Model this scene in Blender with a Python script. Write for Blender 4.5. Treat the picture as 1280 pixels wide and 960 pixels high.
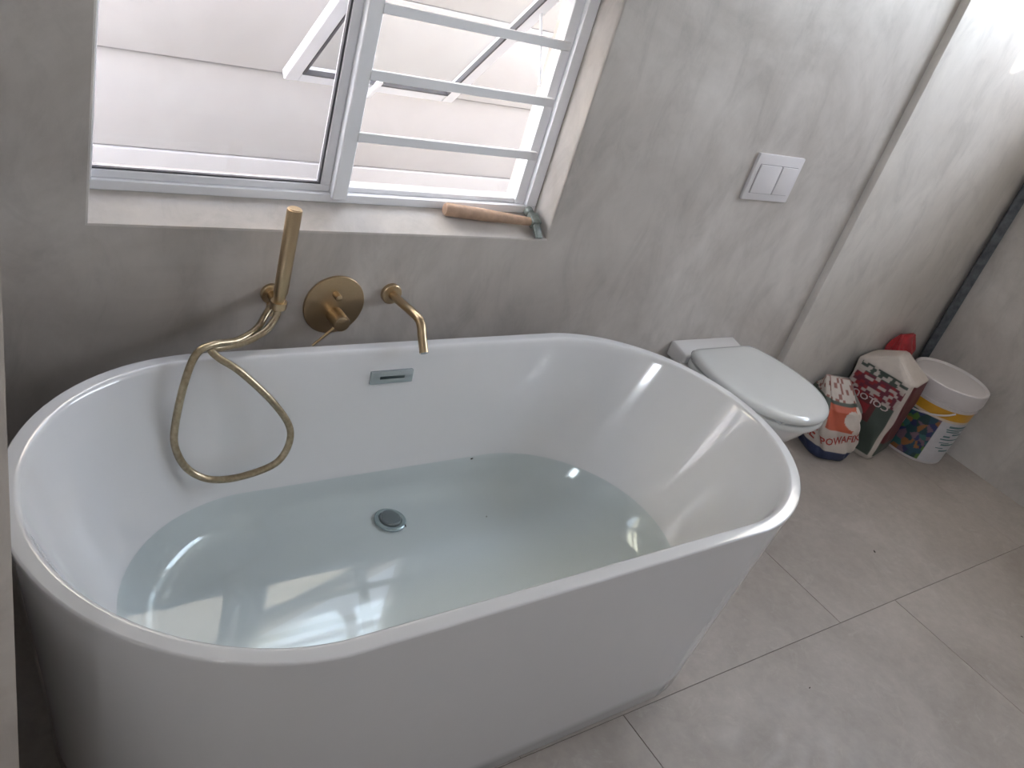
import bpy, bmesh, math, random
from mathutils import Vector, Matrix
random.seed(7)
PI = math.pi
SC = bpy.context.scene
COL = SC.collection
for o in list(bpy.data.objects):
    bpy.data.objects.remove(o)

# ------------------------------------------------------------------ camera, sky, sun, exposure
cam_d = bpy.data.cameras.new('camera')
cam_d.sensor_fit = 'HORIZONTAL'; cam_d.sensor_width = 36.0
cam_d.lens = 36.0 * 1059.24 / 1280.0
cam_d.clip_start = 0.02
cam = bpy.data.objects.new('camera', cam_d); COL.objects.link(cam)
rgt = Vector((0.80204303, -0.52687871, 0.28129309))
dwn = Vector((-0.07507599, -0.55616726, -0.82767238))
fwd = Vector((0.59252896, 0.64271051, -0.48562602))
M = Matrix((rgt, -dwn, -fwd)).transposed().to_4x4()
M.translation = Vector((0, -1.6, 1.544))
cam.matrix_world = M
SC.camera = cam

SUN_DIR = Vector((-1.0, 2.6, -0.48)).normalized()      # low sun that slips in through the high window in the right wall
world = bpy.data.worlds.new('sky'); SC.world = world; world.use_nodes = True
wn = world.node_tree; wn.nodes.clear()
w_out = wn.nodes.new('ShaderNodeOutputWorld'); w_bg = wn.nodes.new('ShaderNodeBackground')
w_sky = wn.nodes.new('ShaderNodeTexSky'); w_sky.sky_type = 'NISHITA'; w_sky.sun_disc = False
w_sky.sun_elevation = math.radians(40); w_sky.sun_rotation = math.radians(200)
w_hsv = wn.nodes.new('ShaderNodeHueSaturation'); w_hsv.inputs['Saturation'].default_value = 0.32
wn.links.new(w_sky.outputs[0], w_hsv.inputs['Color'])
wn.links.new(w_hsv.outputs[0], w_bg.inputs['Color'])
w_bg.inputs['Strength'].default_value = 1.6
wn.links.new(w_bg.outputs[0], w_out.inputs[0])

sun_d = bpy.data.lights.new('sun', 'SUN'); sun_d.energy = 12.0; sun_d.angle = math.radians(1.2); sun_d.color = (1, .96, .92)
sun = bpy.data.objects.new('sun', sun_d); COL.objects.link(sun)
sun.rotation_euler = SUN_DIR.to_track_quat('-Z', 'Y').to_euler()
sun.location = (6, -8, 5)

def portal(name, loc, rot, sx, sy):
    # sky portal in a window opening: gives off no light of its own, only steers sky sampling
    d = bpy.data.lights.new(name, 'AREA'); d.shape = 'RECTANGLE'; d.size = sx; d.size_y = sy; d.cycles.is_portal = True
    o = bpy.data.objects.new(name, d); COL.objects.link(o); o.location = loc; o.rotation_euler = rot
portal('sky_portal_window', (.875, .20, 1.13), (-PI/2, 0, 0), 1.1, .6)
portal('sky_portal_side', (3.96, -1.115, 2.13), (PI/2, 0, PI/2), 1.83, .70)
portal('sky_portal_door', (-.81, -2.55, 2.095), (PI/2, 0, -PI/2), .60, .71)
SC.view_settings.view_transform = 'Standard'
SC.view_settings.look = 'None'
SC.view_settings.exposure = 1.53
SC.view_settings.gamma = 1.0
SC.view_settings.use_curve_mapping = False

# ------------------------------------------------------------------ helpers
def s2l(*c):
    return tuple(((x/255)/12.92 if x/255 <= .04045 else ((x/255+.055)/1.055)**2.4) for x in c)

def link(name, mesh, mat=None, parent=None):
    o = bpy.data.objects.new(name, mesh); COL.objects.link(o)
    if mat is not None and not mesh.materials: mesh.materials.append(mat)
    if parent is not None: o.parent = parent
    return o

def mesh_from(name, V, F, smooth=True, angle=40):
    me = bpy.data.meshes.new(name)
    me.from_pydata([tuple(v) for v in V], [], F); me.update()
    bm = bmesh.new(); bm.from_mesh(me)
    bmesh.ops.recalc_face_normals(bm, faces=bm.faces[:])
    a = math.radians(angle)
    for f in bm.faces: f.smooth = smooth
    if smooth:
        for e in bm.edges:
            if len(e.link_faces) == 2 and e.calc_face_angle(0) > a: e.smooth = False
    bm.to_mesh(me); bm.free()
    return me

def bm_done(name, bm, smooth=True, angle=40):
    bmesh.ops.recalc_face_normals(bm, faces=bm.faces[:])
    a = math.radians(angle)
    for f in bm.faces: f.smooth = smooth
    for e in bm.edges:
        if len(e.link_faces) == 2 and e.calc_face_angle(0) > a: e.smooth = False
    me = bpy.data.meshes.new(name); bm.to_mesh(me); bm.free()
    return me

def box_bm(bm, lo, hi, bev=0.0, seg=2):
    g = bmesh.ops.create_cube(bm, size=1.0)
    c = [(lo[i]+hi[i])/2 for i in range(3)]; s = [hi[i]-lo[i] for i in range(3)]
    for v in g['verts']:
        v.co = Vector((c[0]+v.co.x*s[0], c[1]+v.co.y*s[1], c[2]+v.co.z*s[2]))
    if bev > 0:
        es = list({e for v in g['verts'] for e in v.link_edges})
        bmesh.ops.bevel(bm, geom=es, offset=bev, segments=seg, affect='EDGES', profile=.5)

def box(name, lo, hi, mat, parent=None, bev=0.0, seg=2):
    bm = bmesh.new(); box_bm(bm, lo, hi, bev, seg)
    return link(name, bm_done(name, bm), mat, parent)

def crom(P, n=10, closed=False):
    P = [Vector(p) for p in P]; out = []
    N = len(P)
    for i in range(N-1):
        p0 = P[max(i-1, 0)]; p1 = P[i]; p2 = P[i+1]; p3 = P[min(i+2, N-1)]
        for k in range(n):
            t = k/n
            out.append(0.5*((2*p1)+(-p0+p2)*t+(2*p0-5*p1+4*p2-p3)*t*t+(-p0+3*p1-3*p2+p3)*t**3))
    out.append(P[-1]); return out

def tube_mesh(name, path, r, seg=16, caps=True):
    """tube along a list of points; r a number or list"""
    P = [Vector(p) for p in path]; n = len(P)
    R = r if isinstance(r, (list, tuple)) else [r]*n
    V = []; F = []
    t0 = (P[1]-P[0]).normalized()
    up = Vector((0, 0, 1)) if abs(t0.z) < .9 else Vector((1, 0, 0))
    nrm = t0.cross(up).normalized()
    for i in range(n):
        t = (P[min(i+1, n-1)]-P[max(i-1, 0)]).normalized()
        nrm = (nrm - t*nrm.dot(t)).normalized(); b = t.cross(nrm)
        for k in range(seg):
            a = 2*PI*k/seg
            V.append(P[i]+(nrm*math.cos(a)+b*math.sin(a))*R[i])
    for i in range(n-1):
        for k in range(seg):
            k2 = (k+1) % seg
            F.append((i*seg+k, i*seg+k2, (i+1)*seg+k2, (i+1)*seg+k))
    if caps:
        F.append(tuple(range(seg))[::-1]); F.append(tuple((n-1)*seg+k for k in range(seg)))
    return mesh_from(name, V, F)

def tube(name, path, r, mat, parent=None, seg=16):
    return link(name, tube_mesh(name, path, r, seg), mat, parent)

def lathe(name, prof, origin, axis, mat, parent=None, seg=40):
    """prof: list of (radius, distance along axis); closed at both ends"""
    ax = Vector(axis).normalized(); o = Vector(origin)
    up = Vector((0, 0, 1)) if abs(ax.z) < .9 else Vector((1, 0, 0))
    u = ax.cross(up).normalized(); w = ax.cross(u)
    V = []; F = []
    for r, d in prof:
        for k in range(seg):
            a = 2*PI*k/seg
            V.append(o+ax*d+(u*math.cos(a)+w*math.sin(a))*max(r, 1e-5))
    n = len(prof)
    for i in range(n-1):
        for k in range(seg):
            k2 = (k+1) % seg
            F.append((i*seg+k, i*seg+k2, (i+1)*seg+k2, (i+1)*seg+k))
    F.append(tuple(range(seg))[::-1]); F.append(tuple((n-1)*seg+k for k in range(seg)))
    return link(name, mesh_from(name, V, F, True, 35), mat, parent)

def loft(name, rings, mat, parent=None, cap0=True, cap1=True, angle=40):
    n = len(rings[0]); V = [p for r in rings for p in r]; F = []
    for i in range(len(rings)-1):
        for k in range(n):
            k2 = (k+1) % n
            F.append((i*n+k, i*n+k2, (i+1)*n+k2, (i+1)*n+k))
    if cap0: F.append(tuple(range(n))[::-1])
    if cap1: F.append(tuple((len(rings)-1)*n+k for k in range(n)))
    return link(name, mesh_from(name, V, F, True, angle), mat, parent)

def empty(name, loc=(0, 0, 0), rz=0.0):
    o = bpy.data.objects.new(name, None); COL.objects.link(o)
    o.location = loc; o.rotation_euler = (0, 0, rz); o.empty_display_size = .05
    return o

def tag(o, label, cat, group=None):
    o['label'] = label; o['category'] = cat
    if group: o['group'] = group
    return o

def struct(o):
    o['kind'] = 'structure'; return o

# ------------------------------------------------------------------ materials
def new_mat(name):
    m = bpy.data.materials.new(name); m.use_nodes = True
    nt = m.node_tree; b = nt.nodes['Principled BSDF']
    return m, nt, b

def noise(nt, scale, detail=4, rough=.5, dist=0, vec=None):
    n = nt.nodes.new('ShaderNodeTexNoise')
    n.inputs['Scale'].default_value = scale; n.inputs['Detail'].default_value = detail
    n.inputs['Roughness'].default_value = rough; n.inputs['Distortion'].default_value = dist
    if vec is not None: nt.links.new(vec, n.inputs['Vector'])
    return n

def ramp(nt, src, stops):
    r = nt.nodes.new('ShaderNodeValToRGB'); e = r.color_ramp.elements
    while len(e) < len(stops): e.new(.5)
    for el, (p, c) in zip(e, stops):
        el.position = p; el.color = (c[0], c[1], c[2], 1) if hasattr(c, '__len__') else (c, c, c, 1)
    nt.links.new(src, r.inputs[0]); return r

def mix(nt, fac, a, b, mode='MIX'):
    m = nt.nodes.new('ShaderNodeMix'); m.data_type = 'RGBA'; m.blend_type = mode
    for s, v in ((m.inputs[0], fac), (m.inputs[6], a), (m.inputs[7], b)):
        if hasattr(v, 'links') or hasattr(v, 'is_linked'): nt.links.new(v, s)
        elif isinstance(v, (int, float)): s.default_value = v
        else: s.default_value = (*v, 1)
    return m.outputs[2]

def mapping(nt, rot=(0, 0, 0), scale=(1, 1, 1), src='Object'):
    tc = nt.nodes.new('ShaderNodeTexCoord'); mp = nt.nodes.new('ShaderNodeMapping')
    mp.inputs['Rotation'].default_value = rot; mp.inputs['Scale'].default_value = scale
    nt.links.new(tc.outputs[src], mp.inputs[0]); return mp.outputs[0]

def bump(nt, b, src, strength=.1, dist=.002):
    bp = nt.nodes.new('ShaderNodeBump'); bp.inputs['Strength'].default_value = strength
    bp.inputs['Distance'].default_value = dist
    nt.links.new(src, bp.inputs['Height']); nt.links.new(bp.outputs[0], b.inputs['Normal'])

def plain(name, col, rough=.4, metal=0, coat=0, nscale=0, namt=.06, bmp=0):
    m, nt, b = new_mat(name)
    b.inputs['Roughness'].default_value = rough; b.inputs['Metallic'].default_value = metal
    b.inputs['Coat Weight'].default_value = coat
    v = mapping(nt); n = noise(nt, nscale or 18, 4, .6, 0, v)
    lo = tuple(c*(1-namt) for c in col); hi = tuple(min(1, c*(1+namt)) for c in col)
    r = ramp(nt, n.outputs[0], [(.3, lo), (.7, hi)])
    nt.links.new(r.outputs[0], b.inputs['Base Color'])
    if bmp: bump(nt, b, n.outputs[0], bmp, .001)
    return m

def cement(name, dark, light, rough=(.34, .55), tint=1.0):
    m, nt, b = new_mat(name)
    v = mapping(nt)
    big = noise(nt, 1.7, 7, .62, .8, v)
    v2 = mapping(nt, (0, math.radians(14), 0), (6.5, 6.5, 2.8))
    st = noise(nt, 1.5, 7, .68, .9, v2)
    v3 = mapping(nt, (0, math.radians(-24), 0), (4.4, 4.4, 2.4))
    st2 = noise(nt, 1.2, 6, .65, .7, v3)
    c = ramp(nt, big.outputs[0], [(.32, dark), (.68, light)]).outputs[0]
    s = ramp(nt, st.outputs[0], [(.34, .84), (.5, 1.0), (.70, 1.07)]).outputs[0]
    c = mix(nt, .75, c, s, 'MULTIPLY')
    s2 = ramp(nt, st2.outputs[0], [(.30, .86), (.52, 1.0), (.72, 1.06)]).outputs[0]
    c = mix(nt, .6, c, s2, 'MULTIPLY')
    nt.links.new(c, b.inputs['Base Color'])
    rr = ramp(nt, st2.outputs[0], [(.3, rough[0]), (.7, rough[1])])
    nt.links.new(rr.outputs[0], b.inputs['Roughness'])
    fine = noise(nt, 26, 6, .6, .4, v)
    add = nt.nodes.new('ShaderNodeMath'); add.operation = 'MULTIPLY_ADD'
    add.inputs[1].default_value = 2.0
    nt.links.new(st.outputs[0], add.inputs[0]); nt.links.new(fine.outputs[0], add.inputs[2])
    bump(nt, b, add.outputs[0], .10, .004)
    return m

M_WALL = cement('troweled_microcement', s2l(170, 163, 157), s2l(209, 203, 198))
M_WALL_LIT = cement('troweled_microcement_lit', s2l(208, 202, 196), s2l(225, 220, 215))  # lit copy of the wall cement: window light on the duct put into its colour
M_SILL = cement('troweled_sill', s2l(170, 167, 164), s2l(196, 193, 191))
M_CEIL = plain('ceiling_paint', s2l(225, 224, 221), .8)
M_GROUT = plain('grout', s2l(112, 106, 100), .9)

def tile_mat():
    m, nt, b = new_mat('concrete_look_tile')
    v = mapping(nt)
    oi = nt.nodes.new('ShaderNodeObjectInfo')
    va = nt.nodes.new('ShaderNodeVectorMath'); va.operation = 'ADD'
    sc = nt.nodes.new('ShaderNodeVectorMath'); sc.operation = 'SCALE'; sc.inputs[3].default_value = 9.0
    cb = nt.nodes.new('ShaderNodeCombineXYZ')
    nt.links.new(oi.outputs['Random'], cb.inputs[0]); nt.links.new(oi.outputs['Random'], cb.inputs[1])
    nt.links.new(cb.outputs[0], sc.inputs[0]); nt.links.new(v, va.inputs[0]); nt.links.new(sc.outputs[0], va.inputs[1])
    vec = va.outputs[0]
    a = noise(nt, 3.2, 8, .62, .5, vec)
    f = noise(nt, 34, 6, .7, .3, vec)
    sm = noise(nt, 6.5, 6, .7, 2.2, vec)
    c = ramp(nt, a.outputs[0], [(.3, s2l(156, 148, 141)), (.7, s2l(180, 172, 166))]).outputs[0]
    c = mix(nt, .5, c, ramp(nt, f.outputs[0], [(.35, .88), (.65, 1.08)]).outputs[0], 'MULTIPLY')
    dust = ramp(nt, sm.outputs[0], [(.56, 0.0), (.74, .45)]).outputs[0]
    c = mix(nt, dust, c, s2l(196, 192, 187))
    nt.links.new(c, b.inputs['Base Color'])
    r = ramp(nt, sm.outputs[0], [(.4, .36), (.7, .6)])
    nt.links.new(r.outputs[0], b.inputs['Roughness'])
    bump(nt, b, f.outputs[0], .06, .001)
    return m
M_TILE = tile_mat()

M_TUB = plain('white_gloss_acrylic', (.70, .705, .725), .09, coat=.4, namt=.005)
M_CERAMIC = plain('white_glazed_ceramic', (.70, .685, .68), .08, coat=.3, namt=.01)
M_SEAT = plain('white_seat_plastic', (.68, .69, .68), .13, coat=.3, namt=.01)
M_PLATE = plain('white_switch_plastic', (.72, .69, .70), .3, namt=.01)
M_ALU = plain('white_powder_coated_aluminium', (.86, .86, .89), .35, namt=.015)
M_GASKET = plain('grey_rubber_gasket', s2l(96, 94, 98), .7)
M_GAP_SHADE = plain('grey_gap_shade', s2l(140, 135, 138), .6)
M_CHROME = plain('satin_chrome', s2l(172, 182, 186), .25, metal=.45)
M_SLOT = plain('dark_slot', s2l(30, 45, 48), .5)
M_DRAIN = plain('drain_steel', s2l(118, 122, 126), .28, metal=.3)
M_WOOD = plain('worn_ash_handle', s2l(176, 146, 124), .6, nscale=60, namt=.15)
M_HEAD = plain('paint_stained_steel', s2l(118, 124, 120), .5, metal=.4, nscale=90, namt=.35)
M_BAR = plain('grey_scuffed_steel', s2l(88, 92, 97), .5, metal=.3, nscale=40, namt=.4)
M_SPECK = plain('dark_debris', s2l(50, 42, 38), .8)
M_BUCKET = plain('white_bucket_plastic', s2l(206, 200, 200), .35, namt=.02)
M_RED = plain('red_plastic_film', s2l(170, 44, 52), .35, nscale=30, namt=.25, bmp=.4)

def brass():
    m, nt, b = new_mat('brushed_brass')
    b.inputs['Metallic'].default_value = 1.0
    v = mapping(nt, (0, 0, 0), (140, 140, 900)); n = noise(nt, 3, 3, .5, 0, v)
    r = ramp(nt, n.outputs[0], [(.3, s2l(186, 164, 132)), (.7, s2l(198, 177, 146))])
    nt.links.new(r.outputs[0], b.inputs['Base Color'])
    rr = ramp(nt, n.outputs[0], [(.3, .28), (.7, .38)]); nt.links.new(rr.outputs[0], b.inputs['Roughness'])
    return m
M_BRASS = brass()

def hose_mat():
    m, nt, b = new_mat('brass_hose')
    b.inputs['Metallic'].default_value = .9; b.inputs['Roughness'].default_value = .3
    v = mapping(nt); n = noise(nt, 120, 3, .5, 0, v)
    r = ramp(nt, n.outputs[0], [(.3, s2l(150, 136, 112)), (.7, s2l(178, 164, 140))])
    nt.links.new(r.outputs[0], b.inputs['Base Color'])
    return m
M_HOSE = hose_mat()

def thin_glass(name, tint=(.97, .98, .98), ior=1.45):
    m = bpy.data.materials.new(name); m.use_nodes = True; nt = m.node_tree; nt.nodes.clear()
    o = nt.nodes.new('ShaderNodeOutputMaterial'); t = nt.nodes.new('ShaderNodeBsdfTransparent')
    g = nt.nodes.new('ShaderNodeBsdfGlossy'); g.inputs['Roughness'].default_value = .01
    # Schlick reflectance from the facing angle, the same from both sides
    lw = nt.nodes.new('ShaderNodeLayerWeight'); lw.inputs[0].default_value = .5
    pw = nt.nodes.new('ShaderNodeMath'); pw.operation = 'POWER'; pw.inputs[1].default_value = 5.0
    f = nt.nodes.new('ShaderNodeMath'); f.operation = 'MULTIPLY_ADD'
    f0 = ((ior-1)/(ior+1))**2; f.inputs[1].default_value = 1-f0; f.inputs[2].default_value = f0
    nt.links.new(lw.outputs['Facing'], pw.inputs[0]); nt.links.new(pw.outputs[0], f.inputs[0])
    mx = nt.nodes.new('ShaderNodeMixShader'); t.inputs[0].default_value = (*tint, 1)
    nt.links.new(f.outputs[0], mx.inputs[0]); nt.links.new(t.outputs[0], mx.inputs[1]); nt.links.new(g.outputs[0], mx.inputs[2])
    nt.links.new(mx.outputs[0], o.inputs[0]); return m
M_GLASS = thin_glass('dusty_window_glass', (.89, .895, .91))
M_GLASS2 = thin_glass('clear_window_glass')

def water_top():
    return thin_glass('bath_water_surface', (.90, .955, .955), 1.333)
def water_side():
    m = bpy.data.materials.new('bath_water_body'); m.use_nodes = True; nt = m.node_tree; nt.nodes.clear()
    o = nt.nodes.new('ShaderNodeOutputMaterial'); t = nt.nodes.new('ShaderNodeBsdfTransparent')
    nt.links.new(t.outputs[0], o.inputs[0]); return m
M_WTOP = water_top(); M_WSIDE = water_side()

def attr_mat(name, rough=.5, bmp=.3):
    """printed colour comes from the mesh's own 'print' attribute"""
    m, nt, b = new_mat(name)
    a = nt.nodes.new('ShaderNodeAttribute'); a.attribute_name = 'print'
    v = mapping(nt); n = noise(nt, 40, 5, .6, .3, v)
    c = mix(nt, .5, a.outputs['Color'], ramp(nt, n.outputs[0], [(.3, .86), (.7, 1.06)]).outputs[0], 'MULTIPLY')
    nt.links.new(c, b.inputs['Base Color']); b.inputs['Roughness'].default_value = rough
    if bmp: bump(nt, b, n.outputs[0], bmp, .004)
    return m
M_BAG = attr_mat('printed_paper_bag'); M_LABEL = attr_mat('printed_bucket_label', .3, 0)

def panel_mat():
    m, nt, b = new_mat('white_painted_precast')
    v = mapping(nt); n = noise(nt, 2.2, 6, .6, .6, v); k = noise(nt, 9, 8, .75, .5, v)
    c = ramp(nt, n.outputs[0], [(.3, s2l(164, 160, 160)), (.7, s2l(174, 171, 171))]).outputs[0]
    spots = ramp(nt, k.outputs[0], [(.68, 0.0), (.78, .35)]).outputs[0]
    c = mix(nt, spots, c, s2l(140, 133, 128))
    nt.links.new(c, b.inputs['Base Color']); b.inputs['Roughness'].default_value = .8
    return m
M_PANEL = panel_mat()

def brick_mat():
    m, nt, b = new_mat('cream_face_brick')
    v = mapping(nt, (math.radians(90), 0, 0))
    bt = nt.nodes.new('ShaderNodeTexBrick'); nt.links.new(v, bt.inputs['Vector'])
    bt.inputs['Color1'].default_value = (*s2l(186, 177, 160), 1); bt.inputs['Color2'].default_value = (*s2l(168, 158, 140), 1)
    bt.inputs['Mortar'].default_value = (*s2l(176, 166, 150), 1)
    bt.inputs['Scale'].default_value = 1.0; bt.inputs['Brick Width'].default_value = .23; bt.inputs['Row Height'].default_value = .085
    bt.inputs['Mortar Size'].default_value = .008
    nt.links.new(bt.outputs[0], b.inputs['Base Color']); b.inputs['Roughness'].default_value = .9
    return m
M_BRICK = brick_mat()
M_EARTH = plain('yard_concrete', s2l(176, 170, 162), .9, nscale=3)

# ------------------------------------------------------------------ room shell
XL, XR, YF, ZC = -0.62, 3.77, -3.0, 2.6
def wall_hole(name, P, rect, hole, depth, mat, cham=.006, hole_back=None):
    """P(u,v,w)->world; rect/hole = (u0,v0,u1,v1) on the room face w=0, going out to w=depth"""
    def rl(r, w): u0, v0, u1, v1 = r; return [P(u0, v0, w), P(u1, v0, w), P(u1, v1, w), P(u0, v1, w)]
    hb = hole_back or hole
    big = (hole[0]-cham, hole[1]-cham, hole[2]+cham, hole[3]+cham)
    mid = (hole[0]-cham*.3, hole[1]-cham*.3, hole[2]+cham*.3, hole[3]+cham*.3)
    loops = [rl(rect, depth), rl(rect, 0), rl(big, 0), rl(mid, cham*.3), rl(hole, cham), rl(hb, .08), rl(hb, depth)]
    V = [p for l in loops for p in l]; F = []
    n = len(loops)
    for i in range(n):
        j = (i+1) % n
        for k in range(4):
            k2 = (k+1) % 4
            F.append((i*4+k, i*4+k2, j*4+k2, j*4+k))
    return struct(link(name, mesh_from(name, V, F, False), mat))

WIN = (.326, .803, 1.424, 1.43)
wall_hole('wall_back', lambda u, v, w: (u, w, v), (XL-.2, -.05, XR+.2, ZC+.1), WIN, .22, M_WALL, hole_back=(.326, .836, 1.424, 1.43))
struct(box('wall_duct', (2.735, -.03, -.001), (XR, 0.0, ZC), M_WALL_LIT, bev=.002))
W2 = (-2.03, 1.78, -.2, 2.48)
wall_hole('wall_right', lambda u, v, w: (XR+w, u, v), (YF-.2, -.05, 0.0, ZC+.1), W2, .2, M_WALL)
# left: solid return wall beside the tub, its end face next to the camera, then the set-back wall of the entrance
wl = struct(box('wall_left', (XL-.2, -1.0, -.05), (.0735, 0.0, ZC), M_WALL))
for v in wl.data.vertices:                      # the return wall is a little out of plumb
    if v.co.x > 0: v.co.x = .0790+.018*(.676-v.co.z)
W3 = (-2.85, 1.74, -2.25, 2.45)
wall_hole('wall_entrance', lambda u, v, w: (XL-w, u, v), (YF, -.05, -1.0, ZC), W3, .2, M_WALL)
struct(box('wall_front', (XL-.2, YF-.15, -.05), (XR+.2, YF, ZC), M_WALL))
struct(box('ceiling', (XL-.2, YF-.15, ZC), (XR+.2, .22, ZC+.15), M_CEIL))

floor = struct(box('floor', (XL-.2, YF-.15, -.2), (XR+.2, .22, -.0016), M_GROUT))
def add_tile(x0, x1, y0, y1):
    x0, x1 = max(x0, XL), min(x1, XR); y0, y1 = max(y0, YF), min(y1, 0.0)
    if x1-x0 < .02 or y1-y0 < .02: return
    box('tile', (x0+.0009, y0+.0009, -.01), (x1-.0009, y1-.0009, 0.0), M_TILE, floor, .0006, 1)
rows = [(0.0, -.887, 2.234), (-.887, -2.087, 1.337), (-2.087, -3.287, 2.234)]
for y1, y0, off in rows:
    for k in range(-4, 4):
        add_tile(off+1.2*k, off+1.2*(k+1), y0, y1)

# ------------------------------------------------------------------ the window over the tub
win = struct(empty('window_1', (.875, .1, .836)))
wi = Matrix.Translation((-.875, -.1, -.836))
def wbox(name, lo, hi, mat, parent=win, bev=.0015):
    o = box(name, lo, hi, mat, None, bev, 1)
    o.data.transform(wi if parent is win else Matrix.Identity(4)); o.parent = parent; return o
ZT = 1.43
wbox('frame_rail', (.326, .080, .836), (1.424, .130, .856), M_ALU)
wbox('frame_rail', (.326, .080, ZT-.022), (1.424, .130, ZT), M_ALU)
wbox('frame_stile', (.326, .080, .856), (.344, .130, ZT-.022), M_ALU)
wbox('frame_stile', (1.392, .080, .856), (1.424, .130, ZT-.022), M_ALU)
wbox('frame_bead', (1.362, .094, .856), (1.392, .130, ZT-.022), M_ALU)
wbox('mullion', (.836, .068, .846), (.872, .132, ZT-.02), M_ALU, bev=.003)
wbox('glazing_bead', (.344, .092, .856), (.836, .120, .872), M_ALU)
wbox('glazing_bead', (.814, .092, .872), (.836, .120, ZT-.022), M_ALU)
wbox('glazing_bead', (.344, .092, ZT-.040), (.814, .120, ZT-.022), M_ALU)
wbox('casement_bead', (.872, .098, .856), (1.362, .130, .868), M_ALU)
wbox('casement_bead', (.872, .098, .868), (.886, .130, ZT-.022), M_ALU)
wbox('gasket', (.344, .096, .872), (.814, .106, .8755), M_GASKET, bev=0)
wbox('gasket', (.8095, .096, .8755), (.814, .106, ZT-.04), M_GASKET, bev=0)
wbox('gasket', (.344, .096, .8755), (.347, .106, ZT-.04), M_GASKET, bev=0)
wbox('glass_pane', (.345, .103, .873), (.813, .107, ZT-.035), M_GLASS, bev=0)
for z in (.996, 1.132, 1.267, 1.398):
    wbox('burglar_bar', (.868, .066, z-.0105), (1.366, .078, z+.0105), M_ALU)
# top-hung sash, swung outwards
sash = empty('sash', (1.118-.875, .118-.1, 1.395-.836)); sash.parent = win
sash.rotation_euler = (math.radians(43.5), 0, 0)
SL, SW = .575, .252
def sbox(name, lo, hi, mat, bev=.002): return box(name, lo, hi, mat, sash, bev, 1)
sbox('sash_stile', (-SW, 0, -SL), (-SW+.036, .026, 0), M_ALU)
sbox('sash_stile', (SW-.036, 0, -SL), (SW, .026, 0), M_ALU)
sbox('sash_rail', (-SW+.036, 0, -SL), (SW-.036, .026, -SL+.036), M_ALU)
sbox('sash_rail', (-SW+.036, 0, -.036), (SW-.036, .026, 0), M_ALU)
for lo, hi in (((-SW+.036, -.002, -SL+.036), (-SW+.042, .012, -.036)), ((SW-.042, -.002, -SL+.036), (SW-.036, .012, -.036)),
               ((-SW+.036, -.002, -SL+.036), (SW-.036, .012, -SL+.042))):
    sbox('sash_gasket', lo, hi, M_GASKET, 0)
sbox('sash_glass', (-SW+.034, .011, -SL+.034), (SW-.034, .015, -.034), M_GLASS2, 0)
bm = bmesh.new()
box_bm(bm, (-.045, -.022, -SL+.006), (-.012, 0, -SL+.030), .004)
box_bm(bm, (-.036, -.030, -SL+.012), (-.020, -.018, -SL+.095), .004)
link('sash_handle', bm_done('sash_handle', bm), M_ALU, sash)
# friction stay on the right side
tube('stay_arm', [Vector(p)-Vector((.875, .1, .836)) for p in ((1.356, .128, 1.155), (1.356, .205, 1.315))], .004, M_ALU, win, 8)

# window in the right wall (only its light reaches the picture)
win2 = struct(empty('window_2', (XR+.1, -1.115, 1.78)))
def w2box(name, lo, hi, mat):
    o = box(name, lo, hi, mat, None, .001, 1); o.data.transform(Matrix.Translation((-XR-.1, 1.115, -1.78))); o.parent = win2
w2box('frame_rail', (XR+.14, -2.03, 1.78), (XR+.18, -.2, 1.795), M_ALU)
w2box('frame_rail', (XR+.14, -2.03, 2.465), (XR+.18, -.2, 2.48), M_ALU)
w2box('frame_stile', (XR+.14, -2.03, 1.795), (XR+.18, -2.012, 2.465), M_ALU)
w2box('frame_stile', (XR+.14, -.218, 1.795), (XR+.18, -.2, 2.465), M_ALU)
w2box('glass_pane', (XR+.158, -2.013, 1.794), (XR+.162, -.217, 2.466), M_GLASS2)

# small high window in the left wall, behind the camera
dr = struct(empty('window_3', (XL-.1, -2.55, 1.74)))
def dbox(name, lo, hi, mat):
    o = box(name, lo, hi, mat, None, .001, 1); o.data.transform(Matrix.Translation((.1-XL, 2.55, -1.74))); o.parent = dr
dbox('frame_stile', (XL-.13, -2.85, 1.74), (XL-.09, -2.825, 2.45), M_ALU); dbox('frame_stile', (XL-.13, -2.275, 1.74), (XL-.09, -2.25, 2.45), M_ALU)
dbox('frame_rail', (XL-.13, -2.825, 1.74), (XL-.09, -2.275, 1.765), M_ALU); dbox('frame_rail', (XL-.13, -2.825, 2.425), (XL-.09, -2.275, 2.45), M_ALU)
dbox('glass_pane', (XL-.112, -2.826, 1.764), (XL-.108, -2.274, 2.426), M_GLASS2)

# ------------------------------------------------------------------ outside: yard, precast boundary wall, brick house
struct(box('yard_ground', (-14, -14, -.35), (16, 14, -.2), M_EARTH))
bw = struct(empty('boundary_wall', (1.5, 1.2, -.15)))
k = 0
for z0 in [-.08+.3*i for i in range(-1, 7)]:
    dy = (.0, .006, -.004, .008, -.003, .005, .0, .003)[k % 8]
    for x0, x1 in ((-4.7, -1.65), (-1.63, 3.02), (3.04, 7.5)):
        bm = bmesh.new()
        box_bm(bm, (x0, -.025+dy, z0+.0005), (x1, .03, z0+.2995), .0055, 2)
        o = link('panel', bm_done('panel', bm), M_PANEL, bw)
        o.data.transform(Matrix.Translation((-1.5, 0, .15)))
    k += 1
hs = empty('brick_house', (1.5, 3.6, -.15))
tag(hs, 'cream face-brick house with a gable beyond the white boundary wall', 'building')
gz = lambda x: 5.69-.44*(abs(x+2.5)-3.3)            # roof line in local coordinates, ridge at x = -2.5
gx = [-9.0, -2.5, 4.0]
V = [(-9, 0, 0), (4, 0, 0)] + [(x, 0, gz(x)) for x in (4.0, -2.5, -9.0)]
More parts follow.
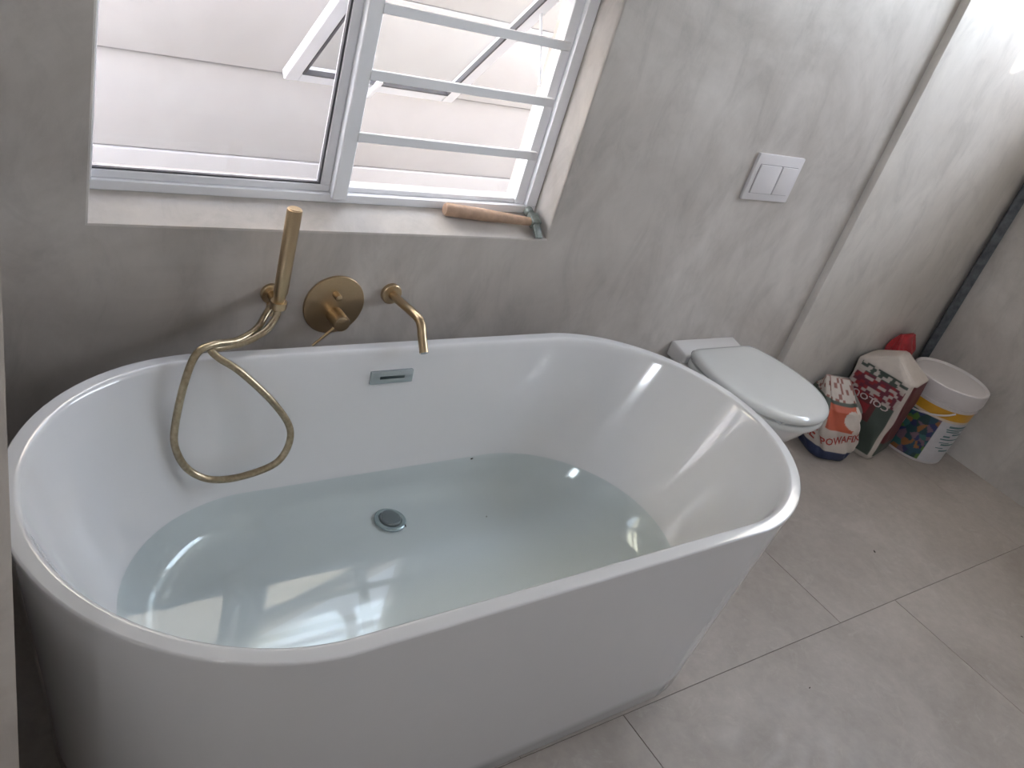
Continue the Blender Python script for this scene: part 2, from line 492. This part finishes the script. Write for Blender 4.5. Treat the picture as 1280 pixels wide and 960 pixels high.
V += [(x, 6.0, z) for x, y, z in V]
link('brick_wall', mesh_from('brick_wall', V, [(0, 1, 2, 3, 4), (5, 9, 8, 7, 6)]+[(i, (i+1) % 5, (i+1) % 5+5, i+5) for i in range(5)], False), M_BRICK, hs)
for sx in (-1, 1):
    V = []
    for x in (0, sx*6.8):
        for y in (-.12, 6.1):
            for dz in (.01, .11): V.append((-2.5+x, y, gz(-2.5+x)+dz))
    link('roof_slope', mesh_from('roof_slope', V, [(0, 1, 3, 2), (4, 6, 7, 5), (0, 4, 5, 1), (2, 3, 7, 6), (0, 2, 6, 4), (1, 5, 7, 3)], False), M_GROUT, hs)
# added unseen overhang, keeps sky light off the boundary wall
struct(box('sky_block_eave', (XL-.2, .22, 2.52), (XR+.2, .80, 2.6), M_CEIL))

# ------------------------------------------------------------------ bathtub
TC = (.975, -.517); TH = .010
def stadium(a, b, s, z, dx=0.0, n=96):
    o = []
    for i in range(n):
        t = 2*PI*i/n; c, sn = math.cos(t), math.sin(t)
        x = (a-s)*c + (s if c > 1e-9 else (-s if c < -1e-9 else 0.0)) + dx
        y = b*sn
        o.append((x, y, z))
    return o
tub = empty('bathtub', (TC[0], TC[1], 0.0), TH)
tag(tub, 'white freestanding oval bathtub half filled with water under the window', 'bathtub')
OUT = [(.770, .362, .440, .000), (.779, .369, .444, .008), (.784, .371, .446, .06), (.806, .379, .449, .22),
       (.832, .390, .452, .40), (.852, .3985, .453, .535), (.857, .4008, .453, .562), (.8590, .4016, .453, .570), (.8594, .4018, .453, .5745), (.8596, .4019, .453, .5762),
       (.8590, .4012, .453, .5786), (.8574, .3996, .453, .5800), (.8560, .3982, .453, .5801)]
INN = [(.838, .3802, .453, .5801), (.8355, .3777, .453, .5800), (.8325, .3747, .453, .5790), (.8295, .3717, .452, .5765), (.8265, .3687, .450, .571), (.820, .364, .447, .555),
       (.775, .352, .415, .46), (.718, .338, .365, .35), (.662, .325, .318, .25), (.632, .315, .295, .205), (.605, .303, .28, .180), (.57, .283, .265, .166), (.52, .25, .25, .160), (.40, .18, .20, .1585), (.2, .09, .10, .157)]
IDX = lambda z: -.015*max(0, (.58-z)/.33)
rings = [stadium(a, b, s, z) for a, b, s, z in OUT] + [stadium(a, b, s, z, IDX(z)) for a, b, s, z in INN]
shell = loft('tub_shell', rings, M_TUB, tub, True, True, 60)
def inner_at(z):
    for i in range(len(INN)-1):
        z1, z0 = INN[i][3], INN[i+1][3]
        if z0 <= z <= z1:
            t = (z1-z)/(z1-z0+1e-9)
            return [INN[i][k]+(INN[i+1][k]-INN[i][k])*t for k in range(3)]
# overflow cover on the sloping back wall, right under the spout
tilt = math.atan2(.363-.352, .555-.46)
ov = empty('overflow_cover', (.958-TC[0], .3575, .512)); ov.parent = tub
ov.rotation_euler = (-tilt, 0, 0)
box('cover_plate', (-.056, -.006, -.0165), (.056, .004, .0165), M_CHROME, ov, .002)
box('overflow_slot', (-.033, -.0068, -.004), (.033, -.004, .004), M_SLOT, ov, .001, 1)
drain = empty('drain', (.976-TC[0], -.283-TC[1], .168)); drain.parent = tub
lathe('drain_flange', [(.040, -.006), (.040, -.001), (.037, .001), (.030, .0005), (.029, -.004)], (0, 0, 0), (0, 0, 1), M_CHROME, drain)
lathe('drain_plug', [(.027, -.004), (.027, .004), (.024, .007), (.010, .008), (.002, .008)], (0, 0, 0), (0, 0, 1), M_DRAIN, drain)

# water
def inset(r, e): return [(x*(1-e), y*(1-e*2.0), z) for x, y, z in r]
wr = []
for z in (.250, .225, .205, .19, .18, .172, .168, .164):
    a, b, s = inner_at(z)
    wr.append(stadium(a-.0012, b-.0012, s, z+(.0006 if z < .2 else 0), IDX(z)))
water = loft('bath_water', wr, M_WSIDE, None, True, True, 30)
water.location = (TC[0], TC[1], 0); water.rotation_euler = (0, 0, TH)
water.data.materials.append(M_WTOP)
for p in water.data.polygons:
    if p.center.z > .2499: p.material_index = 1
tag(water, 'still pale teal water filling the lower part of the bathtub', 'water')

# ------------------------------------------------------------------ brass bath fittings on the wall
br = empty('shower_bracket', (.698, 0, .650)); tag(br, 'brass hand shower bracket and outlet on wall left of round mixer plate', 'shower bracket')
lathe('flange', [(.0235, 0), (.0235, .008), (.0215, .010), (.012, .0105)], (0, 0, 0), (0, -1, 0), M_BRASS, br)
tube('arm', [(0, -.008, 0), (-.003, -.03, 0), (-.010, -.062, .004)], .0105, M_BRASS, br)
lathe('cradle_ring', [(.0135, -.008), (.0172, -.008), (.0176, 0), (.0172, .008), (.0135, .008)], (-.013, -.080, .016), (0, 0, 1), M_BRASS, br)
lathe('hose_outlet', [(.010, 0), (.010, .014), (.0085, .016), (.0085, .028)], (-.012, -.040, -.004), (0, -.1, -1), M_BRASS, br)

hsd = empty('hand_shower', (.685, -.080, .660)); tag(hsd, 'slim brass hand shower with hose looped down into the bathtub', 'hand shower')
lathe('handle', [(.0095, .008), (.0115, .016), (.0128, .030), (.0150, .036), (.0152, .10), (.0158, .222), (.0152, .2245), (.0135, .2250)], (0, 0, 0), (.004, 0, 1), M_BRASS, hsd)
lathe('spray_face', [(.0133, .2245), (.0133, .2262), (.0125, .2268)], (0, 0, 0), (.004, 0, 1), M_BRASS, hsd)
lathe('hose_nut', [(.0072, -.012), (.0085, -.010), (.0092, .008), (.0088, .010)], (0, 0, 0), (.05, 0, 1), M_BRASS, hsd)
HP = [(.686, -.080, .655), (.680, -.088, .638), (.652, -.108, .617), (.605, -.124, .602), (.556, -.136, .600), (.529, -.146, .604),
      (.545, -.158, .588), (.588, -.172, .560), (.662, -.196, .488), (.702, -.212, .420), (.682, -.222, .352), (.609, -.226, .326), (.539, -.224, .326),
      (.489, -.217, .356), (.461, -.208, .410), (.459, -.198, .464), (.472, -.188, .560), (.496, -.166, .608), (.534, -.148, .616),
      (.590, -.122, .606), (.640, -.090, .612), (.668, -.060, .626), (.685, -.044, .642)]
hp = [Vector(p)-Vector((.685, -.080, .660)) for p in crom(HP, 8)]
tube('hose', hp, .0078, M_HOSE, hsd, 12)

mx = empty('mixer_valve', (.855, 0, .617)); tag(mx, 'round brass mixer plate with lever and diverter knob on the wall', 'mixer tap')
lathe('round_plate', [(.0755, 0), (.0755, .0045), (.0742, .0062), (.01, .0066)], (0, 0, 0), (0, -1, 0), M_BRASS, mx, 64)
lathe('diverter_knob', [(.0085, .005), (.0085, .024), (.0075, .027), (.004, .028)], (-.003, 0, .030), (0, -1, 0), M_BRASS, mx, 24)
lathe('valve_body', [(.0205, .005), (.0205, .050), (.0190, .053), (.012, .054)], (.004, 0, -.024), (0, -1, 0), M_BRASS, mx, 32)
tube('lever', [(-.008, -.046, -.034), (-.034, -.052, -.053), (-.062, -.056, -.076)], [.0035, .0032, .0032], M_BRASS, mx, 10)

sp = empty('bath_spout', (.998, 0, .646)); tag(sp, 'bent brass bath spout on the wall above the chrome overflow', 'bath spout')
lathe('flange', [(.026, 0), (.026, .010), (.024, .012), (.011, .0125)], (0, 0, 0), (0, -1, 0), M_BRASS, sp)
tube('spout_tube', crom([(0, -.006, 0), (.004, -.05, .001), (.010, -.102, .002), (.0135, -.128, -.001), (.0135, -.145, -.011), (.012, -.158, -.026), (.010, -.187, -.056)], 6), .0108, M_BRASS, sp, 20)
lathe('aerator', [(.0080, -.004), (.0080, .0015), (.007, .002)], (.010, -.187, -.056), (0, -.029, -.030), M_CHROME, sp, 20)

# ------------------------------------------------------------------ flush plate and wall-hung toilet
fp = empty('flush_plate', (2.221, 0, 1.031)); tag(fp, 'white two-button flush plate on the wall above the toilet', 'flush plate')
bm = bmesh.new()
box_bm(bm, (-.110, -.012, -.0725), (.110, 0, .0725), .004, 2)
link('plate', bm_done('plate', bm), M_PLATE, fp)
box('button', (-.090, -.0165, -.048), (.010, -.010, .040), M_PLATE, fp, .002)
box('button', (.015, -.0165, -.048), (.090, -.010, .040), M_PLATE, fp, .002)
box('gap_shade_sheet', (-.0915, -.01225, -.0495), (.0915, -.0115, .0415), M_GAP_SHADE, fp)  # thin grey sheet, its colour stands in for shade round the buttons

def dring(w, y0, y1, z, back=.05, n=64, p=2.15):
    """D outline: flat back at y0, elliptical nose to y1 (y1<y0), half width w"""
    L = y0-y1; ym = y0-back-(L-back)*.40; out = []
    m = n//2
    for i in range(m+1):                      # nose half: from +w to -w
        t = PI*i/m; c, s = math.cos(t), math.sin(t)
        out.append((w*math.copysign(abs(c)**(2/p), c), ym-(ym-y1)*abs(s)**(2/p), z))
    # left side back up, flat back, right side
    k = n-m-1
    wb = w*.80
    side = []
    for i in range(1, 9):
        t = i/8
        xx = w-(w-wb)*(t**2); yy = ym+(y0-ym-.02)*t
        side.append((xx, yy))
    left = [(-x, y, z) for x, y in side]; right = [(x, y, z) for x, y in reversed(side)]
    out += left + [(-wb+.018, y0-.004, z), (-wb+.05, y0, z), (0, y0, z), (wb-.05, y0, z), (wb-.018, y0-.004, z)] + right
    return out
TX = 2.242
to = empty('toilet', (TX, 0, .10)); tag(to, 'white wall-hung toilet with closed lid beside the bathtub', 'toilet')
def shift(r, dz): return [(x, y, z+dz) for x, y, z in r]
B = [(.085, 0, -.16, .115), (.105, 0, -.21, .125), (.125, 0, -.27, .17), (.150, 0, -.36, .25), (.170, 0, -.435, .33), (.181, 0, -.468, .380), (.184, 0, -.480, .405), (.184, 0, -.481, .413), (.180, 0, -.477, .417)]
loft('bowl', [shift(dring(w, a, b, z), -.10) for w, a, b, z in B], M_CERAMIC, to)
bm = bmesh.new()
V = [(-.155, 0, .30), (.155, 0, .30), (.155, 0, .345+.013), (-.155, 0, .345+.013)]
box_bm(bm, (-.156, -.085, .300), (.156, 0, .357), .010, 3)
for v in bm.verts:
    if v.co.y < -.05: v.co.z -= .012 if v.co.z > .33 else 0
link('back_deck', bm_done('back_deck', bm), M_CERAMIC, to)
def scaled(r, k, z): return [(x*k, -.29+(y+.29)*k, z) for x, y, _ in r]
seat = [(.186, -.088, -.487, .4195), (.196, -.083, -.499, .422), (.1985, -.082, -.502, .429), (.1985, -.082, -.502, .437), (.196, -.084, -.499, .4435), (.186, -.092, -.487, .4455)]
loft('seat', [shift(dring(w, a, b, z), -.10) for w, a, b, z in seat], M_SEAT, to)
lidr = [(.184, -.094, -.485, .4495), (.1985, -.084, -.502, .4525), (.2015, -.082, -.505, .459), (.1995, -.083, -.503, .467), (.193, -.089, -.496, .4735)]
lr = [shift(dring(w, a, b, z), -.10) for w, a, b, z in lidr]
lr += [scaled(lr[-1], .93, .3762), scaled(lr[-1], .80, .3772), scaled(lr[-1], .5, .3780), scaled(lr[-1], .2, .3783)]
loft('lid', lr, M_SEAT, to)
box('seat_buffer', (-.12, -.47, .344), (.12, -.11, .3515), M_SEAT, to)
for sx in (-1, 1):
    lathe('hinge', [(.011, 0), (.012, .002), (.012, .034), (.011, .036)], (sx*.085-.018, -.079, .352), (1, 0, 0), M_SEAT, to, 16)

# ------------------------------------------------------------------ hammer on the sill
SLOPE = math.atan2(.033, .08)
hm = empty('hammer', (1.275, .042, .803+.042*.4125)); tag(hm, 'old hammer with pale wooden handle lying on the window sill', 'hammer')
hm.rotation_euler = (SLOPE, 0, 0)
R = .0145
hl = []
for t, rr in ((0, .0135), (.02, .0165), (.10, .0165), (.45, .0155), (.75, .0125), (1, .0105)):
    hl.append((t, rr))
P0 = Vector((-.146, .024, .0165)); P1 = Vector((.118, -.004, .0150))
pts = [P0+(P1-P0)*t for t, _ in hl]
tube('handle', pts, [r for _, r in hl], M_WOOD, hm, 16)
bm = bmesh.new()
ax = (P1-P0).normalized(); px = Vector((ax.y, -ax.x, 0))
box_bm(bm, (-.014, -.018, -.012), (.014, .018, .014), .004)
bmesh.ops.translate(bm, verts=bm.verts[:], vec=(.118, 0, .0165))
hd = link('head', bm_done('head', bm), M_HEAD, hm)
lathe('hammer_face', [(.009, 0), (.009, .010), (.0125, .014), (.0125, .026), (.011, .028)], (.118, .012, .0165), (0, 1, 0), M_HEAD, hm, 20)
bm = bmesh.new()
box_bm(bm, (.107, -.052, .008), (.129, -.014, .023), .003)
for v in bm.verts:
    if v.co.y < -.04: v.co.z = .004+(v.co.z-.008)*.35
link('peen', bm_done('peen', bm), M_HEAD, hm)

# ------------------------------------------------------------------ straightedge in the corner
sb = box('straightedge', (-.0195, -.008, 0), (.0195, .008, 2.0), M_BAR, None, .002, 1)
sb.location = (3.738, -.063, 0); sb.rotation_euler = (0, 0, math.radians(-42))
tag(sb, 'dark grey scuffed steel straightedge standing upright in the corner', 'straightedge')

# ------------------------------------------------------------------ building material: bags, red packet, bucket
def lerp(a, b, t): return tuple(a[i]+(b[i]-a[i])*t for i in range(3))
class Bag:
    def __init__(s, w, d, h, ex=5.0, bulge=.06, top=.16, lean=(0, 0), tw=1.0, seed=1, crumple=.004):
        s.w, s.d, s.h, s.ex, s.bulge, s.top, s.lean, s.tw, s.c = w, d, h, ex, bulge, top, lean, tw, crumple
        rnd = random.Random(seed); s.ph = [rnd.uniform(0, 6.28) for _ in range(8)]
    def half(s, v):
        k = 1+s.bulge*math.sin(PI*min(1, v/(1-s.top)))
        if v < .04: k *= .93+.07*(v/.04)
        hw, hd = s.w/2*k, s.d/2*k
        if v > 1-s.top:
            t = (v-(1-s.top))/s.top
            hd = hd*(1-t)+.008*t; hw = hw*(1-t)+s.w/2*s.tw*t
        return hw, hd
    def surf(s, ang, v, off=0.0):
        hw, hd = s.half(v); c, sn = math.cos(ang), math.sin(ang)
        x = (hw+off)*math.copysign(abs(c)**(2/s.ex), c); y = (hd+off)*math.copysign(abs(sn)**(2/s.ex), sn)
        wob = s.c*(math.sin(5*ang+s.ph[0]+9*v)+.7*math.sin(3*ang-17*v+s.ph[1])+.5*math.sin(11*ang+23*v+s.ph[2]))*min(1, v*8)
        x *= 1+wob/s.w*2; y *= 1+wob/s.d*1.5
        return Vector((x+s.lean[0]*v*v*s.h, y+s.lean[1]*v*v*s.h, v*s.h))
    def face_pt(s, face, u, v, off=.0012):
        """face '-y' (u along x) or '-x' (u along -y): u in metres from the face centre"""
        hw, hd = s.half(v)
        if face == '-y':
            q = max(-.999, min(.999, u/hw)); c = math.copysign(abs(q)**(s.ex/2), q); ang = -math.acos(c)
        else:
            q = max(-.999, min(.999, -u/hd)); sn = math.copysign(abs(q)**(s.ex/2), q); ang = PI-math.asin(sn)
        return s.surf(ang, v, off)
    def build(s, name, colf, parent, n=208, lv=110):
        V = []; F = []; Cc = []
        for j in range(lv+1):
            v = j/lv
            for i in range(n):
                # even spacing round the boxy outline
                p = i/n*8
                side, f = int(p//2), (p % 2)-1
                if side == 0: q = (1, f)
                elif side == 1: q = (-f, 1)
                elif side == 2: q = (-1, -f)
                else: q = (f, -1)
                L = (abs(q[0])**s.ex+abs(q[1])**s.ex)**(1/s.ex); q = (q[0]/L, q[1]/L)
                ang = math.atan2(math.copysign(abs(q[1])**(s.ex/2), q[1]), math.copysign(abs(q[0])**(s.ex/2), q[0]))
                V.append(s.surf(ang, v)); Cc.append(colf(side, f, v))
        for j in range(lv):
            for i in range(n):
                i2 = (i+1) % n
                F.append((j*n+i, j*n+i2, (j+1)*n+i2, (j+1)*n+i))
        F.append(tuple(range(n))[::-1]); F.append(tuple(lv*n+i for i in range(n)))
        me = mesh_from(name, V, F, True, 70)
        at = me.color_attributes.new('print', 'FLOAT_COLOR', 'POINT')
        for i, c in enumerate(Cc): at.data[i].color = (*c, 1)
        return link(name, me, M_BAG, parent)

def text_on(name, txt, mp, mat, parent, size=1.0, rot=0.0, center=(0, 0), stretch=1.0):
    """lettering laid on a curved surface: mp(u, v) -> point"""
    cu = bpy.data.curves.new('t', 'FONT'); cu.body = txt; cu.size = size; cu.align_x = 'CENTER'; cu.align_y = 'CENTER'
    cu.resolution_u = 2
    try: cu.offset = size*.02
    except Exception: pass
    ob = bpy.data.objects.new('t', cu); COL.objects.link(ob)
    dg = bpy.context.evaluated_depsgraph_get()
    me = bpy.data.meshes.new_from_object(ob.evaluated_get(dg))
    bpy.data.objects.remove(ob); bpy.data.curves.remove(cu)
    bm = bmesh.new(); bm.from_mesh(me)
    bmesh.ops.triangulate(bm, faces=bm.faces[:])
    bmesh.ops.subdivide_edges(bm, edges=[e for e in bm.edges if e.calc_length() > size*.25], cuts=1)
    c, sn = math.cos(rot), math.sin(rot)
    for v in bm.verts:
        x, y = v.co.x*stretch, v.co.y
        v.co = mp(center[0]+x*c-y*sn, center[1]+x*sn+y*c)
    bm.to_mesh(me); bm.free(); me.name = name
    return link(name, me, mat, parent)

WHT = s2l(196, 186, 178); REDC = s2l(150, 44, 50); DRED = s2l(104, 48, 50); GRN = s2l(74, 84, 76); GRY = s2l(112, 110, 106)
NAVY = s2l(50, 60, 92); ORG = s2l(190, 92, 66); MAR = s2l(112, 44, 60)
M_TXT_W = plain('white_print', s2l(206, 190, 188), .5); M_TXT_R = plain('red_print', s2l(164, 62, 54), .5)
M_TXT_T = plain('teal_print', s2l(92, 122, 124), .4)

# large paper bag: printed red and white
big = Bag(.205, .245, .43, ex=7, bulge=.03, top=.15, lean=(.02, .0), tw=.55, seed=3, crumple=.003)
bo = empty('large_cement_bag', (3.288, -.172, 0), math.radians(12)); tag(bo, 'tall red and white paper bag with folded white top before the bucket', 'paper bag')
def hashf(a, b): return (math.sin(a*127.1+b*311.7)*43758.5453) % 1.0
def big_col(side, f, v):
    # sides: 0 = +x, 1 = +y, 2 = -x, 3 = -y
    if v > .84: return WHT
    if v < .05: return WHT
    if abs(f) > .87: return WHT
    if side == 2:
        u = f                                       # -1 at the wall end ... +1 at the white edge
        if v > .56+.10*u*0:
            cell = hashf(math.floor(u*7+v*3+hashf(math.floor(v*34), 3)), math.floor(v*34))
            if v > .76: return WHT if cell > .5 else GRN
            if cell > .62: return lerp(WHT, REDC, .12)
            return MAR if cell > .2 else REDC
        if v > .40 and u < .1: return REDC if hashf(math.floor(u*3), math.floor(v*14)) > .35 else DRED
        if v > .34 and u < .3: return DRED
        return GRN if u > -.2 else GRY
    if side == 3:
        return DRED if v > .2 else GRN
    return GRY
big.build('bag_body', big_col, bo)
text_on('printed_text', 'COLOUR', lambda u, v: big.face_pt('-x', u, v/big.h), M_TXT_W, bo, .036, PI*1.0, (-.01, .235), 1.25)

# small soft bag: white, navy base, red lettering
sm = Bag(.175, .200, .295, ex=3.6, bulge=.10, top=.30, lean=(-.10, .22), tw=.62, seed=9, crumple=.005)
so = empty('small_filler_bag', (3.050, -.172, 0), math.radians(-24)); tag(so, 'small slumped white bag with red lettering and navy base', 'bag')
def sm_col(side, f, v):
    if v < .16: return NAVY
    if side in (2, 3):
        if v < .42: return WHT
        if side == 2:
            if v < .57: return NAVY if abs(f) < .75-12*(v-.495)**2*8 else WHT
            if v < .70: return WHT if f < -.3 else GRY
        else:
            if v < .46: return WHT
            if (f-.35)**2+((v-.62)*4.2)**2 < .22: return WHT
            if v < .76: return ORG if f < .5-(.6-v)*1.5 else WHT
        if v < .80: return GRN
        return WHT if hashf(math.floor(f*5), math.floor(v*22)) > .3 else s2l(140, 90, 80)
    return WHT if v < .7 else GRY
sm.build('bag_body', sm_col, so, 160, 90)
text_on('printed_text', 'TILE', lambda u, v: sm.face_pt('-x', u, v/sm.h), M_TXT_R, so, .060, 0, (.0, .085), 1.15)
text_on('printed_text', 'POWAFIX', lambda u, v: sm.face_pt('-y', u, v/sm.h), M_TXT_R, so, .044, math.radians(16), (-.004, .100), .84)

# red packet pushed in behind
rp = Bag(.15, .075, .455, ex=3.2, bulge=.08, top=.16, lean=(-.02, 0), tw=.7, seed=21, crumple=.008)
ro = empty('red_packet', (3.475, -.072, 0), 0); tag(ro, 'red plastic packet standing between the paper bag and the corner', 'packet')
rb = rp.build('packet_body', lambda a, b, c: s2l(160, 60, 60), ro, 64, 40)
rb.data.materials.clear(); rb.data.materials.append(M_RED)

# bucket with lid
BX, BY = 3.593, -.272
bk = empty('paint_bucket', (BX, BY, 0)); tag(bk, 'white plastic bucket with lid, orange band and colourful label by the wall', 'bucket')
def frust(z): return .136+(.151-.136)*z/.335
lathe('bucket_body', [(.130, 0), (.134, .002), (frust(.006), .006), (frust(.275), .275), (frust(.275)+.006, .277), (frust(.275)+.006, .284), (frust(.29), .286), (.151, .335)], (0, 0, 0), (0, 0, 1), M_BUCKET, bk, 72)
lathe('bucket_lid', [(.152, .300), (.158, .303), (.160, .312), (.160, .350), (.158, .360), (.153, .363), (.148, .360), (.144, .355), (.05, .356), (.004, .356)], (0, 0, 0), (0, 0, 1), M_BUCKET, bk, 72)
rs = random.Random(5)
PAL = [s2l(42, 74, 78), s2l(44, 70, 70), s2l(54, 62, 106), s2l(48, 52, 92), s2l(150, 100, 62), s2l(84, 120, 60), s2l(60, 104, 104), s2l(48, 80, 96), s2l(120, 96, 110)]
SEEDS = [(rs.uniform(148, 226), rs.uniform(0, .82), rs.choice(PAL)) for _ in range(90)]
n = 160; V = []; F = []; Cc = []
lv = 72
for j in range(lv+1):
    z = .014+(.270-.014)*j/lv
    for i in range(n+1):
        a = math.radians(150)+math.radians(220)*i/n
        r = frust(z)+.0008
        V.append((r*math.cos(a), r*math.sin(a), z))
        deg = 150+220*i/n; t = j/lv
        if t > .84: c = s2l(206, 152, 44)
        elif t > .80: c = s2l(214, 196, 176)
        elif deg < 224:
            best = min(SEEDS, key=lambda q: ((q[0]-deg)*.0025)**2+((q[1]-t)*.25)**2)
            c = best[2]
        else: c = s2l(200, 198, 202)
        Cc.append(c)
for j in range(lv):
    for i in range(n):
        F.append((j*(n+1)+i, j*(n+1)+i+1, (j+1)*(n+1)+i+1, (j+1)*(n+1)+i))
me = mesh_from('label', V, F); at = me.color_attributes.new('print', 'FLOAT_COLOR', 'POINT')
for i, c in enumerate(Cc): at.data[i].color = (*c, 1)
lab = link('label', me, M_LABEL, bk)
bm = bmesh.new()
def lblock(bm, d0, d1, z0, z1):
    m = 8; vs = []
    for i in range(m+1):
        a = math.radians(d0+(d1-d0)*i/m)
        for z in (z0, z1):
            r = frust(z)+.0018; vs.append(bm.verts.new((r*math.cos(a), r*math.sin(a), z)))
    for i in range(m): bm.faces.new((vs[2*i], vs[2*i+2], vs[2*i+3], vs[2*i+1]))
for q in ((240, 284, .196, .206), (238, 288, .184, .190), (240, 270, .174, .180), (256, 284, .160, .168), (240, 254, .148, .156), (238, 284, .134, .140), (240, 262, .118, .122), (246, 280, .106, .114), (240, 256, .090, .094), (250, 274, .074, .082)):
    lblock(bm, *q)
link('printed_lines', bm_done('printed_lines', bm), M_TXT_T, lab)
hpth = []
for i in range(25):
    t = i/24; a = math.radians(60+(234-60)*t)
    r = .1545+.010*math.sin(PI*t)
    hpth.append((r*math.cos(a), r*math.sin(a), .268-.062*math.sin(PI*t)**.8))
tube('carry_handle', hpth, .004, M_BUCKET, bk, 8)

# ------------------------------------------------------------------ bits of debris
def speck(x, y, z, l, rz, label, group):
    bm = bmesh.new(); bmesh.ops.create_icosphere(bm, subdivisions=1, radius=.5)
    for v in bm.verts: v.co = Vector((v.co.x*l*(1+.3*math.sin(v.co.y*9)), v.co.y*l*.35, v.co.z*l*.25+l*.10))
    o = link('debris_bit', bm_done('debris_bit', bm), M_SPECK); o.location = (x, y, z); o.rotation_euler = (0, 0, rz)
    tag(o, label, 'debris', group)
WG, FG = 'specks floating on the bath water', 'chips on the floor tiles'
speck(1.238, -.202, .2505, .012, .3, 'tiny dark speck floating at the back edge of the bath water', WG)
speck(.939, -.393, .2505, .011, 1.4, 'tiny dark speck floating on the bath water right beside the drain', WG)
speck(1.154, -.415, .2505, .007, .9, 'smallest dark speck floating on open bath water away from the drain', WG)
speck(2.685, -.704, .0005, .014, 1.1, 'tiny dark chip on the floor tile in front of the toilet', FG)
speck(1.913, -1.017, .0005, .009, .2, 'tiny dark chip on the floor tile close to the foot of the bathtub', FG)
speck(2.884, -1.162, .0005, .009, 2.0, 'tiny dark chip on the floor tile furthest from the bathtub', FG)
